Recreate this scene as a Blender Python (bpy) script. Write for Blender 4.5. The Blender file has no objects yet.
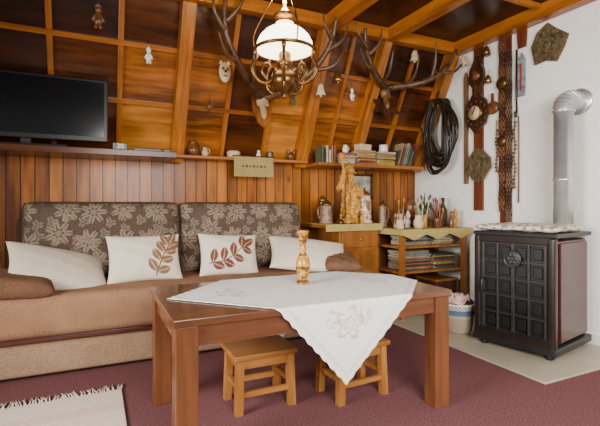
import bpy, bmesh, math, random
from mathutils import Vector, Matrix, Euler
random.seed(7)
COL = bpy.context.scene.collection
PI = math.pi

# ------------------------------------------------------------------ materials
def newmat(name):
    m = bpy.data.materials.new(name); m.use_nodes = True
    nt = m.node_tree; b = nt.nodes['Principled BSDF']
    return m, nt, b
def N(nt, t, **kw):
    n = nt.nodes.new(t)
    for k, v in kw.items(): setattr(n, k, v)
    return n
def mth(nt, op, a, b=None, c=None):
    n = nt.nodes.new('ShaderNodeMath'); n.operation = op
    for i, x in enumerate((a, b, c)):
        if x is None: continue
        if isinstance(x, (int, float)): n.inputs[i].default_value = x
        else: nt.links.new(x, n.inputs[i])
    return n.outputs[0]
def mixc(nt, f, a, b, mode='MIX'):
    n = nt.nodes.new('ShaderNodeMix'); n.data_type = 'RGBA'; n.blend_type = mode
    for sock, x in ((n.inputs[0], f), (n.inputs[6], a), (n.inputs[7], b)):
        if isinstance(x, (int, float)): sock.default_value = x
        elif isinstance(x, tuple): sock.default_value = (x[0], x[1], x[2], 1)
        else: nt.links.new(x, sock)
    return n.outputs[2]
def coords(nt, scale=(1, 1, 1)):
    tc = N(nt, 'ShaderNodeTexCoord'); mp = N(nt, 'ShaderNodeMapping')
    mp.inputs['Scale'].default_value = scale
    nt.links.new(tc.outputs['Object'], mp.inputs['Vector'])
    return mp.outputs[0]
def noise(nt, vec, scale, detail=3):
    n = N(nt, 'ShaderNodeTexNoise'); n.inputs['Scale'].default_value = scale
    n.inputs['Detail'].default_value = detail
    nt.links.new(vec, n.inputs['Vector']); return n.outputs['Fac']
def bump(nt, b, h, strength=.3, dist=.005):
    n = N(nt, 'ShaderNodeBump'); n.inputs['Strength'].default_value = strength
    n.inputs['Distance'].default_value = dist
    nt.links.new(h, n.inputs['Height']); nt.links.new(n.outputs[0], b.inputs['Normal'])
def ramp(nt, f, stops, interp='LINEAR'):
    r = N(nt, 'ShaderNodeValToRGB'); r.color_ramp.interpolation = interp
    e = r.color_ramp.elements
    e[0].position = stops[0][0]; e[0].color = (*stops[0][1], 1)
    e[1].position = stops[-1][0]; e[1].color = (*stops[-1][1], 1)
    for p, c in stops[1:-1]:
        x = e.new(p); x.color = (*c, 1)
    nt.links.new(f, r.inputs[0]); return r.outputs[0]
def plain(name, col, rough=.6, metal=0, var=.2, nscale=20, bmp=0):
    m, nt, b = newmat(name)
    v = coords(nt); n = noise(nt, v, nscale)
    d = tuple(c * (1 - var) for c in col); u = tuple(min(1, c * (1 + var)) for c in col)
    c = ramp(nt, n, [(.3, d), (.7, u)])
    nt.links.new(c, b.inputs['Base Color'])
    b.inputs['Roughness'].default_value = rough; b.inputs['Metallic'].default_value = metal
    if bmp: bump(nt, b, n, bmp, .004)
    return m
def wood(name, c1, c2, axis='x', sc=6, rough=.4, plank=None, paxis='x', knots=True, lo=.36, hi=.62, spec=.35):
    m, nt, b = newmat(name)
    st = {'x': (.12, 1, 1), 'y': (1, .12, 1), 'z': (1, 1, .12)}[axis]
    v = coords(nt, st)
    if plank:
        tc = N(nt, 'ShaderNodeTexCoord'); sx = N(nt, 'ShaderNodeSeparateXYZ')
        nt.links.new(tc.outputs['Object'], sx.inputs[0])
        s = sx.outputs[{'x': 0, 'y': 1, 'z': 2}[paxis]]
        q = mth(nt, 'DIVIDE', s, plank); fl = mth(nt, 'FLOOR', q)
        wn = N(nt, 'ShaderNodeTexWhiteNoise', noise_dimensions='1D'); nt.links.new(fl, wn.inputs['W'])
        ad = N(nt, 'ShaderNodeVectorMath', operation='ADD')
        nt.links.new(v, ad.inputs[0])
        ml = N(nt, 'ShaderNodeVectorMath', operation='SCALE'); ml.inputs['Scale'].default_value = 7
        nt.links.new(wn.outputs['Color'], ml.inputs[0]); nt.links.new(ml.outputs[0], ad.inputs[1])
        v = ad.outputs[0]
    n = noise(nt, v, sc, 5); n2 = noise(nt, v, sc * 5, 4)
    f = mth(nt, 'ADD', mth(nt, 'MULTIPLY', n, .65), mth(nt, 'MULTIPLY', n2, .35))
    c = ramp(nt, f, [(lo, c1), (hi, c2)])
    h = f
    if knots:
        vo = N(nt, 'ShaderNodeTexVoronoi'); vo.inputs['Scale'].default_value = 2.2
        v2 = coords(nt, tuple(.55 if a < 1 else 1 for a in st))
        nt.links.new(v2, vo.inputs['Vector'])
        k = ramp(nt, vo.outputs['Distance'], [(.03, (.25, .15, .1)), (.07, (1, 1, 1))])
        c = mixc(nt, .8, c, k, 'MULTIPLY')
    if plank:
        br = mth(nt, 'ADD', mth(nt, 'MULTIPLY', wn.outputs['Value'], .6), .6)
        cb = N(nt, 'ShaderNodeCombineXYZ')
        for i in range(3): nt.links.new(br, cb.inputs[i])
        c = mixc(nt, 1.0, c, cb.outputs[0], 'MULTIPLY')
        fr = mth(nt, 'FRACT', q); g = mth(nt, 'ABSOLUTE', mth(nt, 'SUBTRACT', fr, .5))
        gr = mth(nt, 'GREATER_THAN', g, .455)
        c = mixc(nt, gr, c, tuple(x * .12 for x in c1))
        h = mth(nt, 'SUBTRACT', f, mth(nt, 'MULTIPLY', gr, 3))
    nt.links.new(c, b.inputs['Base Color']); b.inputs['Roughness'].default_value = rough
    b.inputs['Specular IOR Level'].default_value = spec
    bump(nt, b, h, .25, .003)
    return m
def fabric(name, c1, c2, scale=120, rough=.95, bmp=.4):
    m, nt, b = newmat(name)
    v = coords(nt); n = noise(nt, v, scale, 2); n2 = noise(nt, v, 6, 2)
    c = ramp(nt, mth(nt, 'ADD', mth(nt, 'MULTIPLY', n, .7), mth(nt, 'MULTIPLY', n2, .3)), [(.38, c1), (.62, c2)])
    nt.links.new(c, b.inputs['Base Color']); b.inputs['Roughness'].default_value = rough
    b.inputs['Specular IOR Level'].default_value = .15
    bump(nt, b, n, bmp, .003); return m
def vcol(name, rough=.85, bmp=.25):
    m, nt, b = newmat(name)
    a = N(nt, 'ShaderNodeAttribute', attribute_name='Col')
    v = coords(nt); n = noise(nt, v, 150, 2)
    k = ramp(nt, n, [(.3, (.9, .9, .9)), (.7, (1, 1, 1))])
    nt.links.new(mixc(nt, 1.0, a.outputs['Color'], k, 'MULTIPLY'), b.inputs['Base Color'])
    b.inputs['Roughness'].default_value = rough; bump(nt, b, n, bmp, .002); return m
def floral(name):
    m, nt, b = newmat(name)
    tc = N(nt, 'ShaderNodeTexCoord'); s = N(nt, 'ShaderNodeSeparateXYZ'); nt.links.new(tc.outputs['Object'], s.inputs[0])
    cb = N(nt, 'ShaderNodeCombineXYZ'); nt.links.new(s.outputs[0], cb.inputs[0]); nt.links.new(s.outputs[2], cb.inputs[1])
    def layer(sc, R, petals, rnd, off):
        ad = N(nt, 'ShaderNodeVectorMath', operation='ADD'); nt.links.new(cb.outputs[0], ad.inputs[0])
        ad.inputs[1].default_value = (off, off * 1.7, 0)
        vo = N(nt, 'ShaderNodeTexVoronoi', voronoi_dimensions='2D'); vo.inputs['Scale'].default_value = sc
        vo.inputs['Randomness'].default_value = rnd; nt.links.new(ad.outputs[0], vo.inputs['Vector'])
        sb = N(nt, 'ShaderNodeVectorMath', operation='SUBTRACT')
        nt.links.new(ad.outputs[0], sb.inputs[0]); nt.links.new(vo.outputs['Position'], sb.inputs[1])
        sp = N(nt, 'ShaderNodeSeparateXYZ'); nt.links.new(sb.outputs[0], sp.inputs[0])
        ln = N(nt, 'ShaderNodeVectorMath', operation='LENGTH'); nt.links.new(sb.outputs[0], ln.inputs[0])
        th = mth(nt, 'ARCTAN2', sp.outputs[1], sp.outputs[0])
        cs = mth(nt, 'ABSOLUTE', mth(nt, 'COSINE', mth(nt, 'MULTIPLY', th, petals / 2)))
        rp = mth(nt, 'MULTIPLY', mth(nt, 'ADD', mth(nt, 'MULTIPLY', cs, .6), .4), R)
        ins = mth(nt, 'LESS_THAN', ln.outputs['Value'], rp)
        vein = mth(nt, 'GREATER_THAN', cs, .985)
        q = mth(nt, 'DIVIDE', ln.outputs['Value'], rp)
        ring = mth(nt, 'MULTIPLY', mth(nt, 'GREATER_THAN', q, .28), mth(nt, 'LESS_THAN', q, .42))
        m1 = mth(nt, 'SUBTRACT', ins, mth(nt, 'MAXIMUM', mth(nt, 'MULTIPLY', vein, ins), ring))
        return mth(nt, 'MAXIMUM', m1, 0)
    f1 = layer(5.2, .088, 7, .45, .13); f2 = layer(9.5, .04, 3, .8, 3.1)
    f = mth(nt, 'MAXIMUM', f1, mth(nt, 'MULTIPLY', f2, .7))
    n = noise(nt, coords(nt), 140, 2)
    base = ramp(nt, n, [(.3, (.05, .03, .021)), (.7, (.12, .077, .055))])
    flo = ramp(nt, n, [(.3, (.2, .15, .1)), (.7, (.4, .315, .225))])
    nt.links.new(mixc(nt, mth(nt, 'MULTIPLY', f, .72), base, flo), b.inputs['Base Color'])
    b.inputs['Roughness'].default_value = .9; bump(nt, b, mth(nt, 'ADD', n, f), .3, .003); return m

M = {}
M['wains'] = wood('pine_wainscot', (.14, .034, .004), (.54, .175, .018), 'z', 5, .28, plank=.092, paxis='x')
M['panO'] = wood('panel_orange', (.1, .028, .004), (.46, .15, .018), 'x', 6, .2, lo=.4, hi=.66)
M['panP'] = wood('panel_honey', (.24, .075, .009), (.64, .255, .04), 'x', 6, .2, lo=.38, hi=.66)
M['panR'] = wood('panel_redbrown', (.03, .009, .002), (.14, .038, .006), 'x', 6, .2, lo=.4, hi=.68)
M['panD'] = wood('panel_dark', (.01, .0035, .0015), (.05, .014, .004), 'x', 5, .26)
M['raft'] = wood('rafter_wood', (.17, .045, .005), (.52, .18, .022), 'y', 6, .26)
M['batx'] = wood('batten_wood', (.16, .042, .005), (.42, .14, .017), 'x', 6, .26)
M['baty'] = wood('batten_wood_slope', (.16, .042, .005), (.42, .14, .017), 'y', 6, .26)
M['shelf'] = wood('shelf_wood', (.045, .012, .004), (.11, .03, .008), 'x', 6, .24, knots=False)
M['shelfO'] = wood('shelf_pine', (.2, .062, .009), (.42, .155, .03), 'x', 6, .35, knots=False)
M['table'] = wood('table_veneer', (.09, .032, .014), (.185, .071, .032), 'x', 7, .17, knots=False, spec=.6)
M['tablez'] = wood('table_leg_veneer', (.09, .031, .012), (.185, .067, .027), 'z', 7, .28, knots=False)
M['stool'] = wood('stool_wood', (.22, .08, .016), (.43, .18, .042), 'x', 7, .36, knots=False)
M['stoolz'] = wood('stool_leg_wood', (.22, .08, .016), (.43, .18, .042), 'z', 7, .36, knots=False)
M['cab'] = wood('cabinet_wood', (.16, .053, .01), (.34, .125, .026), 'z', 5, .32, knots=False)
M['carve'] = wood('carved_wood', (.2, .07, .008), (.7, .34, .055), 'z', 14, .3, knots=False)
M['dwood'] = wood('dark_wood', (.025, .01, .004), (.075, .028, .01), 'z', 8, .4, knots=False)
M['redwood'] = wood('red_wood', (.09, .02, .009), (.19, .048, .018), 'z', 8, .4, knots=False)
M['grwood'] = wood('weathered_wood', (.12, .055, .024), (.25, .13, .06), 'z', 8, .6)
M['sofaF'] = fabric('sofa_caramel_fabric', (.22, .115, .062), (.36, .2, .115), 190, bmp=.4)
M['sofaL'] = fabric('sofa_base_fabric', (.27, .165, .095), (.42, .275, .17), 190, bmp=.4)
M['sofaT'] = plain('sofa_trim', (.08, .018, .01), .35)
M['sofaB'] = fabric('sofa_brown_edge', (.05, .026, .014), (.1, .058, .034))
M['bol'] = fabric('bolster_fabric', (.12, .06, .032), (.21, .113, .065), 190)
M['floral'] = floral('floral_upholstery')
M['vc'] = vcol('embroidered_cloth')
M['black'] = plain('black_plastic', (.006, .006, .007), .3)
M['screen'] = plain('tv_glass', (.004, .004, .005), .15, var=.05)
M['iron'] = plain('cast_iron', (.02, .019, .019), .4, .3, nscale=60, bmp=.2)
M['bronze'] = plain('brown_bronze_enamel', (.024, .017, .014), .32, .3)
M['enamel'] = plain('brown_enamel', (.055, .012, .007), .2)
M['iron2'] = plain('iron_plate', (.045, .044, .045), .36, .4)
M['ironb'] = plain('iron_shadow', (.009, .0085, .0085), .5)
M['brass'] = plain('brass', (.42, .24, .06), .32, .9)
M['oldbrass'] = plain('aged_brass', (.17, .09, .028), .33, .8)
M['lampbrass'] = plain('dark_lamp_brass', (.15, .07, .018), .3, .8)
M['steel'] = plain('flue_steel', (.65, .65, .66), .3, .75, var=.08, nscale=6)
M['ant'] = plain('antler', (.075, .035, .014), .38, nscale=18, var=.65, bmp=.4)
M['bone'] = plain('bone', (.4, .27, .14), .6, var=.25)
M['white'] = plain('white_ceramic', (.75, .72, .64), .3, var=.06)
M['cream'] = plain('cream', (.6, .46, .27), .5)
M['red'] = plain('red_paint', (.4, .03, .02), .5)
M['green'] = plain('green_leaf', (.04, .09, .025), .6)
M['pink'] = plain('pink_cloth', (.66, .46, .4), .8, var=.35)
M['yell'] = fabric('mustard_cloth', (.33, .25, .07), (.5, .4, .15))
M['leather'] = plain('dark_leather', (.022, .012, .007), .35, var=.6, nscale=14)
M['brown'] = plain('brown_glaze', (.15, .055, .018), .25, var=.5)
M['slate'] = plain('olive_slate', (.1, .07, .03), .55, var=.7, nscale=50, bmp=.6)
M['pages'] = plain('paper_pages', (.6, .52, .38), .8, nscale=100)
M['plaster'] = plain('white_plaster', (.9, .885, .85), .85, var=.03, nscale=8, bmp=.08)
M['tile'] = plain('beige_tile', (.45, .39, .3), .4, var=.08, nscale=5)
M['wool'] = plain('rug_wool', (.74, .62, .54), .9)
def patterned(name, c1, c2, sx, sz):
    m, nt, b = newmat(name); v = coords(nt); sp = N(nt, 'ShaderNodeSeparateXYZ'); nt.links.new(v, sp.inputs[0])
    a = mth(nt, 'SINE', mth(nt, 'MULTIPLY', mth(nt, 'ADD', sp.outputs[0], sp.outputs[1]), sx)); z = mth(nt, 'SINE', mth(nt, 'MULTIPLY', sp.outputs[2], sz))
    z2 = mth(nt, 'SINE', mth(nt, 'MULTIPLY', sp.outputs[2], sz * .23))
    f = mth(nt, 'GREATER_THAN', mth(nt, 'ADD', mth(nt, 'MULTIPLY', a, z), mth(nt, 'MULTIPLY', z2, .5)), .25)
    nt.links.new(mixc(nt, f, c1, c2), b.inputs['Base Color']); b.inputs['Roughness'].default_value = .5
    bump(nt, b, f, .6, .004); return m
M['woven'] = patterned('woven_strap', (.05, .015, .008), (.18, .08, .032), 190, 120)
M['woven2'] = patterned('studded_strap', (.03, .012, .008), (.18, .11, .055), 260, 90)
m, nt, b = newmat('banded_wicker'); v = coords(nt); sp = N(nt, 'ShaderNodeSeparateXYZ'); nt.links.new(v, sp.inputs[0])
an = mth(nt, 'ARCTAN2', sp.outputs[1], sp.outputs[0])
wv = mth(nt, 'MULTIPLY', mth(nt, 'SINE', mth(nt, 'MULTIPLY', an, 26)), mth(nt, 'SINE', mth(nt, 'MULTIPLY', sp.outputs[2], 260)))
bc_ = ramp(nt, mth(nt, 'DIVIDE', sp.outputs[2], .22), [(0, (.5, .4, .27)), (.55, (.6, .52, .4)), (.66, (.1, .2, .36)), (.84, (.7, .67, .6)), (1, (.7, .67, .6))], 'CONSTANT')
nt.links.new(mixc(nt, mth(nt, 'MULTIPLY', mth(nt, 'GREATER_THAN', wv, 0), .45), bc_, (.14, .09, .05)), b.inputs['Base Color'])
bump(nt, b, wv, .8, .006); b.inputs['Roughness'].default_value = .7; M['wicker'] = m
m, nt, b = newmat('opal_glass'); v = coords(nt); sp = N(nt, 'ShaderNodeSeparateXYZ'); nt.links.new(v, sp.inputs[0])
ec = ramp(nt, mth(nt, 'DIVIDE', sp.outputs[2], .14), [(0, (1, .86, .58)), (.4, (1, .95, .8)), (1, (1, .74, .4))])
nt.links.new(ec, b.inputs['Emission Color']); b.inputs['Emission Strength'].default_value = 6.5; b.inputs['Base Color'].default_value = (.9, .8, .6, 1)
M['opal'] = m
m, nt, b = newmat('burgundy_carpet'); v = coords(nt); n1 = noise(nt, v, 300, 2); n2 = noise(nt, v, 120, 3)
f = mth(nt, 'ADD', mth(nt, 'MULTIPLY', n1, .6), mth(nt, 'MULTIPLY', n2, .4))
nt.links.new(ramp(nt, f, [(.36, (.09, .03, .033)), (.5, (.16, .062, .066)), (.64, (.27, .13, .13))]), b.inputs['Base Color'])
b.inputs['Roughness'].default_value = 1; b.inputs['Specular IOR Level'].default_value = .1; bump(nt, b, f, .5, .004); M['carpet'] = m

# ------------------------------------------------------------------ geometry
def X4(c=(0, 0, 0), r=(0, 0, 0)):
    return Matrix.Translation(c) @ Euler(r).to_matrix().to_4x4()
class G:
    def __init__(s):
        s.bm = bmesh.new(); s.cl = s.bm.verts.layers.float_color.new('Col')
    def add(s, V, F, mat=None, mi=0, smooth=False, cols=None):
        vs = []
        for i, v in enumerate(V):
            p = Vector(v)
            if mat is not None: p = mat @ p
            w = s.bm.verts.new(p); w[s.cl] = cols[i] if cols else (1, 1, 1, 1); vs.append(w)
        for f in F:
            try:
                fc = s.bm.faces.new([vs[i] for i in f]); fc.material_index = mi; fc.smooth = smooth
            except ValueError: pass
        return s
    def box(s, c, d, r=(0, 0, 0), bev=0, seg=2, mi=0, smooth=False):
        t = bmesh.new(); bmesh.ops.create_cube(t, size=1)
        for v in t.verts: v.co = Vector((v.co.x * d[0], v.co.y * d[1], v.co.z * d[2]))
        if bev: bmesh.ops.bevel(t, geom=t.edges[:] , offset=bev, segments=seg, profile=.5, affect='EDGES')
        t.verts.index_update()
        s.add([v.co.copy() for v in t.verts], [[v.index for v in f.verts] for f in t.faces], X4(c, r), mi, smooth)
        t.free(); return s
    def bx(s, x0, x1, y0, y1, z0, z1, **k):
        return s.box(((x0 + x1) / 2, (y0 + y1) / 2, (z0 + z1) / 2), (x1 - x0, y1 - y0, z1 - z0), **k)
    def lathe(s, prof, c=(0, 0, 0), r=(0, 0, 0), seg=20, mi=0, sc=(1, 1, 1), smooth=True, cols=None):
        V = []; F = []; n = len(prof); cc = []
        for i, (rad, z) in enumerate(prof):
            for k in range(seg):
                a = 2 * PI * k / seg; V.append((rad * math.cos(a) * sc[0], rad * math.sin(a) * sc[1], z * sc[2]))
                if cols: cc.append(cols[i])
        for i in range(n - 1):
            for k in range(seg):
                k2 = (k + 1) % seg; F.append((i * seg + k, i * seg + k2, (i + 1) * seg + k2, (i + 1) * seg + k))
        F.append(tuple(range(seg))[::-1]); F.append(tuple((n - 1) * seg + k for k in range(seg)))
        return s.add(V, F, X4(c, r), mi, smooth, cc or None)
    def cyl(s, c, rad, h, r=(0, 0, 0), seg=16, mi=0):
        return s.lathe([(rad * .96, -h / 2), (rad, -h / 2 + .03 * h), (rad, h / 2 - .03 * h), (rad * .96, h / 2)], c, r, seg, mi)
    def ell(s, c, d, r=(0, 0, 0), seg=16, mi=0):
        n = 9
        prof = [(max(.001, math.sin(PI * i / n)), -math.cos(PI * i / n)) for i in range(n + 1)]
        return s.lathe(prof, c, r, seg, mi, sc=d)
    def tube(s, pts, rad, seg=7, closed=False, mi=0):
        P = [Vector(p) for p in pts]; n = len(P)
        R = rad if isinstance(rad, (list, tuple)) else [rad] * n
        V = []; F = []; up = None
        for i in range(n):
            a = P[(i - 1) % n] if (closed or i > 0) else P[i]
            b = P[(i + 1) % n] if (closed or i < n - 1) else P[i]
            t = (b - a).normalized()
            if up is None:
                up = t.orthogonal().normalized()
            else:
                up = (up - t * up.dot(t))
                up = up.normalized() if up.length > 1e-6 else t.orthogonal().normalized()
            w = t.cross(up)
            for k in range(seg):
                q = 2 * PI * k / seg
                V.append(P[i] + (up * math.cos(q) + w * math.sin(q)) * R[i])
        m = n if closed else n - 1
        for i in range(m):
            j = (i + 1) % n
            for k in range(seg):
                k2 = (k + 1) % seg; F.append((i * seg + k, i * seg + k2, j * seg + k2, j * seg + k))
        if not closed:
            F.append(tuple(range(seg))[::-1]); F.append(tuple((n - 1) * seg + k for k in range(seg)))
        return s.add(V, F, None, mi, True)
    def poly(s, pts, t, mat=None, mi=0):
        n = len(pts)
        V = [(x, -t / 2, z) for x, z in pts] + [(x, t / 2, z) for x, z in pts]
        F = [tuple(range(n)), tuple(range(n, 2 * n))[::-1]] + [(i, n + i, n + (i + 1) % n, (i + 1) % n) for i in range(n)]
        return s.add(V, F, mat, mi)
    def pillow(s, w, h, t, mat=None, nu=40, nv=30, p=2.0, q=.45, pin=.08, col=None, mi=0, wr=0):
        V = []; F = []; C = []
        for side in (1, -1):
            o = len(V)
            for j in range(nv + 1):
                v = -1 + 2 * j / nv
                for i in range(nu + 1):
                    u = -1 + 2 * i / nu
                    pr = (max(0, 1 - abs(u) ** p) * max(0, 1 - abs(v) ** p)) ** q
                    x = u * w / 2 * (1 - pin * (1 - v * v)); z = v * h / 2 * (1 - pin * (1 - u * u))
                    y = -side * t / 2 * pr
                    if wr: y += side * wr * pr * math.sin(9 * u + 4 * v) * math.cos(7 * v - 3 * u)
                    V.append((x, y, z)); C.append((*(col(u, v) if col and side == 1 else (col(9, 9) if col else (1, 1, 1))), 1))
            for j in range(nv):
                for i in range(nu):
                    a = o + j * (nu + 1) + i; f = (a, a + 1, a + nu + 2, a + nu + 1)
                    F.append(f if side == 1 else f[::-1])
        return s.add(V, F, mat, mi, True, C)

def finish(g, name, mats, loc=None, rot=(0, 0, 0), local=False):
    bm = g.bm
    bmesh.ops.remove_doubles(bm, verts=bm.verts, dist=1e-5)
    bmesh.ops.recalc_face_normals(bm, faces=bm.faces)
    if not local:
        xs = [v.co.x for v in bm.verts]; ys = [v.co.y for v in bm.verts]; zs = [v.co.z for v in bm.verts]
        c = Vector(((min(xs) + max(xs)) / 2, (min(ys) + max(ys)) / 2, min(zs)))
        for v in bm.verts: v.co -= c
        loc = c
    me = bpy.data.meshes.new(name); bm.to_mesh(me); bm.free()
    for m in (mats if isinstance(mats, list) else [mats]): me.materials.append(M[m] if isinstance(m, str) else m)
    o = bpy.data.objects.new(name, me); COL.objects.link(o)
    o.location = loc or (0, 0, 0); o.rotation_euler = rot
    return o
def tag(o, label, cat, group=None):
    o['label'] = label; o['category'] = cat
    if group: o['group'] = group
    return o
def thing(name, label, cat, loc, rz=0, group=None, rot=None):
    e = bpy.data.objects.new(name, None); e.empty_display_size = .1; COL.objects.link(e)
    e.location = loc; e.rotation_euler = rot or (0, 0, rz)
    return tag(e, label, cat, group)
def part(root, g, name, mats, label=None, world=True, loc=(0, 0, 0), rot=(0, 0, 0)):
    if world:
        o = finish(g, name, mats)
        p = root
        while p is not None: o.location -= p.location; p = p.parent
    else: o = finish(g, name, mats, loc, rot, local=True)
    o.parent = root
    if label: o['label'] = label
    return o
def solo(g, name, mats, label, cat, group=None, loc=None, rot=(0, 0, 0)):
    o = finish(g, name, mats, loc, rot, local=loc is not None)
    return tag(o, label, cat, group)
def struct(g, name, mats, loc=None, rot=(0, 0, 0)):
    o = finish(g, name, mats, loc, rot, local=loc is not None); o['kind'] = 'structure'; return o
def dup(o, loc, rz=None, label=None, parent=None):
    c = o.copy(); COL.objects.link(c)
    if parent is None:
        c.location = loc
        if rz is not None: c.rotation_euler[2] = rz
        if label: c['label'] = label
    else: c.parent = parent
    for ch in o.children: dup(ch, None, parent=c)
    return c
def textmesh(txt, size, depth, mat):
    cu = bpy.data.curves.new('letters', 'FONT'); cu.body = txt; cu.size = size; cu.extrude = depth; cu.align_x = 'CENTER'
    t = bpy.data.objects.new('letters', cu); COL.objects.link(t)
    dg = bpy.context.evaluated_depsgraph_get(); me = bpy.data.meshes.new_from_object(t.evaluated_get(dg))
    bpy.data.objects.remove(t); me.materials.clear(); me.materials.append(M[mat]); return me

# ------------------------------------------------------------------ room shell
WX, WY, ZC = 3.2, 3.75, 2.55
struct(G().bx(-1.9, WX + .1, -1.2, WY + .1, -.1, 0), 'floor', 'carpet')
struct(G().bx(2.26, WX, 1.57, 3.3, 0, .012, bev=.003), 'trim_1', 'tile')
struct(G().bx(-1.9, WX + .1, WY, WY + .1, 0, 1.4), 'wall_back', 'wains')
g = G(); g.poly([(-1.2, 0), (WY, 0), (WY, 1.4), (3.16, ZC), (-1.2, ZC)], .1, Matrix(((0, 1, 0, WX + .05), (1, 0, 0, 0), (0, 0, 1, 0), (0, 0, 0, 1))))
struct(g, 'wall_right', 'plaster')
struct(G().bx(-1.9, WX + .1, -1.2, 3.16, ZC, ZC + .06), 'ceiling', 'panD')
TH = math.atan2(.8897, -.4565)
def SL(x, s, off): return (x, 3.75 - .4565 * s - .8897 * off, 1.4 + .8897 * s - .4565 * off)
xs = [-1.9, -.72, -.277, .168, .613, 1.0, 1.38, 1.75, 2.35, 3.2]
ss = [0, .45, .87, 1.293]
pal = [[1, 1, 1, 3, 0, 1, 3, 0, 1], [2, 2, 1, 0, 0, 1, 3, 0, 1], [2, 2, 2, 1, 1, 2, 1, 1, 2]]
g = G()
for r in range(3):
    for c in range(9):
        a, b, d, e = SL(xs[c], ss[r], 0), SL(xs[c + 1], ss[r], 0), SL(xs[c + 1], ss[r + 1], 0), SL(xs[c], ss[r + 1], 0)
        k = SL(0, 0, -.05); o = Vector((0, k[1] - 3.75, k[2] - 1.4))
        V = [Vector(p) for p in (a, b, d, e)]; V += [v + o for v in V]
        g.add(V, [(0, 1, 2, 3), (7, 6, 5, 4), (0, 4, 5, 1), (1, 5, 6, 2), (2, 6, 7, 3), (3, 7, 4, 0)], None, pal[r][c])
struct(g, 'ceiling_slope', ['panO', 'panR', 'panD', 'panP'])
tn = [2]
def trim(g, m, **k):
    o = struct(g, 'trim_%d' % tn[0], m, **k); tn[0] += 1; return o
for x, w in ((.613, .1), (1.75, .11), (2.35, .08), (3.14, .1)):
    trim(G().box((0, 0, 0), (w, 1.29, .11), bev=.004), 'raft', loc=SL(x, .646, .055), rot=(TH, 0, 0))
    trim(G().bx(x - w / 2, x + w / 2, -1.2, 3.1, ZC - .11, ZC, bev=.004), 'baty')
for x in (-.72, -.277, .168, 1.0, 1.38, 2.05, 2.73):
    trim(G().box((0, 0, 0), (.038, 1.29, .03), bev=.003), 'baty', loc=SL(x, .646, .015), rot=(TH, 0, 0))
for s in (.02, .45, .87):
    for (a, b) in ((-1.9, .563), (.663, 1.695), (1.805, 2.31), (2.39, 3.09)):
        trim(G().box((0, 0, 0), (b - a, .038, .036), bev=.003), 'batx', loc=SL((a + b) / 2, s, .018), rot=(TH, 0, 0))
for y in (3.1, 2.2, 1.2):
    w = .09 if y == 3.1 else .04
    trim(G().bx(-1.9, 3.09, y - w / 2, y + w / 2, ZC - (.1 if w > .05 else .04), ZC - .002, bev=.003), 'batx')
trim(G().bx(-1.9, .56, 3.33, 3.75, 1.355, 1.4, bev=.004), 'shelf')
trim(G().bx(.56, 1.78, 3.56, 3.75, 1.385, 1.41, bev=.004), 'shelfO')
trim(G().bx(1.8, 3.0, 3.38, 3.75, 1.355, 1.385, bev=.004), 'shelfO')
o = struct(G().bx(WX - .015, WX, -1.2, 3.7, 0.012, .08), 'baseboard_right', 'white')

# ------------------------------------------------------------------ sofa
S = thing('sofa', 'long caramel fabric sofa bed with floral back cushions against the wainscot', 'sofa', (.53, 3.2, 0))
part(S, G().bx(-.8, 1.86, 2.87, 3.55, .02, .215, bev=.02, seg=3), 'base', 'sofaL', 'light brown fabric drawer base')
part(S, G().bx(-.82, 1.88, 2.84, 3.57, .215, .248, bev=.008), 'trim_rail', 'sofaT', 'dark red-brown wooden rail')
part(S, G().bx(-.82, 1.88, 2.79, 3.58, .248, .49, bev=.055, seg=5, smooth=True), 'seat', 'sofaF')
part(S, G().bx(-.5, 1.7, 3.58, 3.68, .1, .9, bev=.02), 'back_frame', 'sofaB')
for x in (.075, 1.11):
    bc = part(S, G().pillow(1.03, .54, .24, None, 48, 36, p=7, q=.4, pin=0, wr=.006), 'back_cushion', 'floral', 'brown back cushion with cream flower pattern', world=False,
         loc=(x - .53, 3.42 - 3.2, .745), rot=(-.16, 0, 0))
    pts = []
    for k in range(60):
        a = 2 * PI * k / 60; c, s_ = math.cos(a), math.sin(a)
        pts.append((.515 * math.copysign(abs(c) ** .12, c), 0, .27 * math.copysign(abs(s_) ** .12, s_)))
    part(bc, G().tube(pts, .012, 6, closed=True), 'piping', 'sofaB', world=False)
def inleaf(u, v, L):
    v = v * .7
    for (cx, cy, an, ln, w) in L:
        c, s_ = math.cos(an), math.sin(an); dx, dy = u - cx, v - cy * .7
        a = dx * c + dy * s_; b = -dx * s_ + dy * c
        if 0 <= a <= ln:
            ww = w * math.sin(PI * a / ln) ** .8
            if abs(b) < ww and abs(b) > .007: return True
    return False
def sprig(x0, y0, x1, y1, col, n=5, ln=.34, w=.085, bow=.2, base=(.8, .71, .58)):
    L = []; an = math.atan2((y1 - y0) * .7, x1 - x0)
    def P(t): return (x0 + (x1 - x0) * t, y0 + (y1 - y0) * t - bow * math.sin(PI * t))
    for i in range(n):
        t = .08 + .86 * i / (n - 1); x, y = P(t)
        L.append((x, y, an + .95, ln, w)); L.append((x, y, an - .85, ln * .9, w))
    L.append((*P(1), an + .1, ln, w))
    S_ = [P(k / 40) for k in range(41)]
    def f(u, v):
        if u > 5: return base
        if inleaf(u, v, L): return col
        if min((u - a) ** 2 + (v - b) ** 2 for a, b in S_) < .0007: return col
        return base
    return f
lc = lambda u, v: (.8, .71, .58)
def cushion(label, col, w, h, t, loc, rot, m='vc', wr=.004, nu=110, nv=80, pin=.08):
    return solo(G().pillow(w, h, t, None, nu, nv, col=col, wr=wr, pin=pin), 'throw_cushion', m, label, 'cushion', 'cushions on the sofa', loc=loc, rot=rot)
cushion('cream cushion with tan leaf branch embroidery on the sofa', sprig(.25, -.85, .7, .45, (.26, .13, .065), 4, .46, .12, -.1), .49, .34, .15, (.31, 3.12, .635), (-.42, 0, .05))
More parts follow.
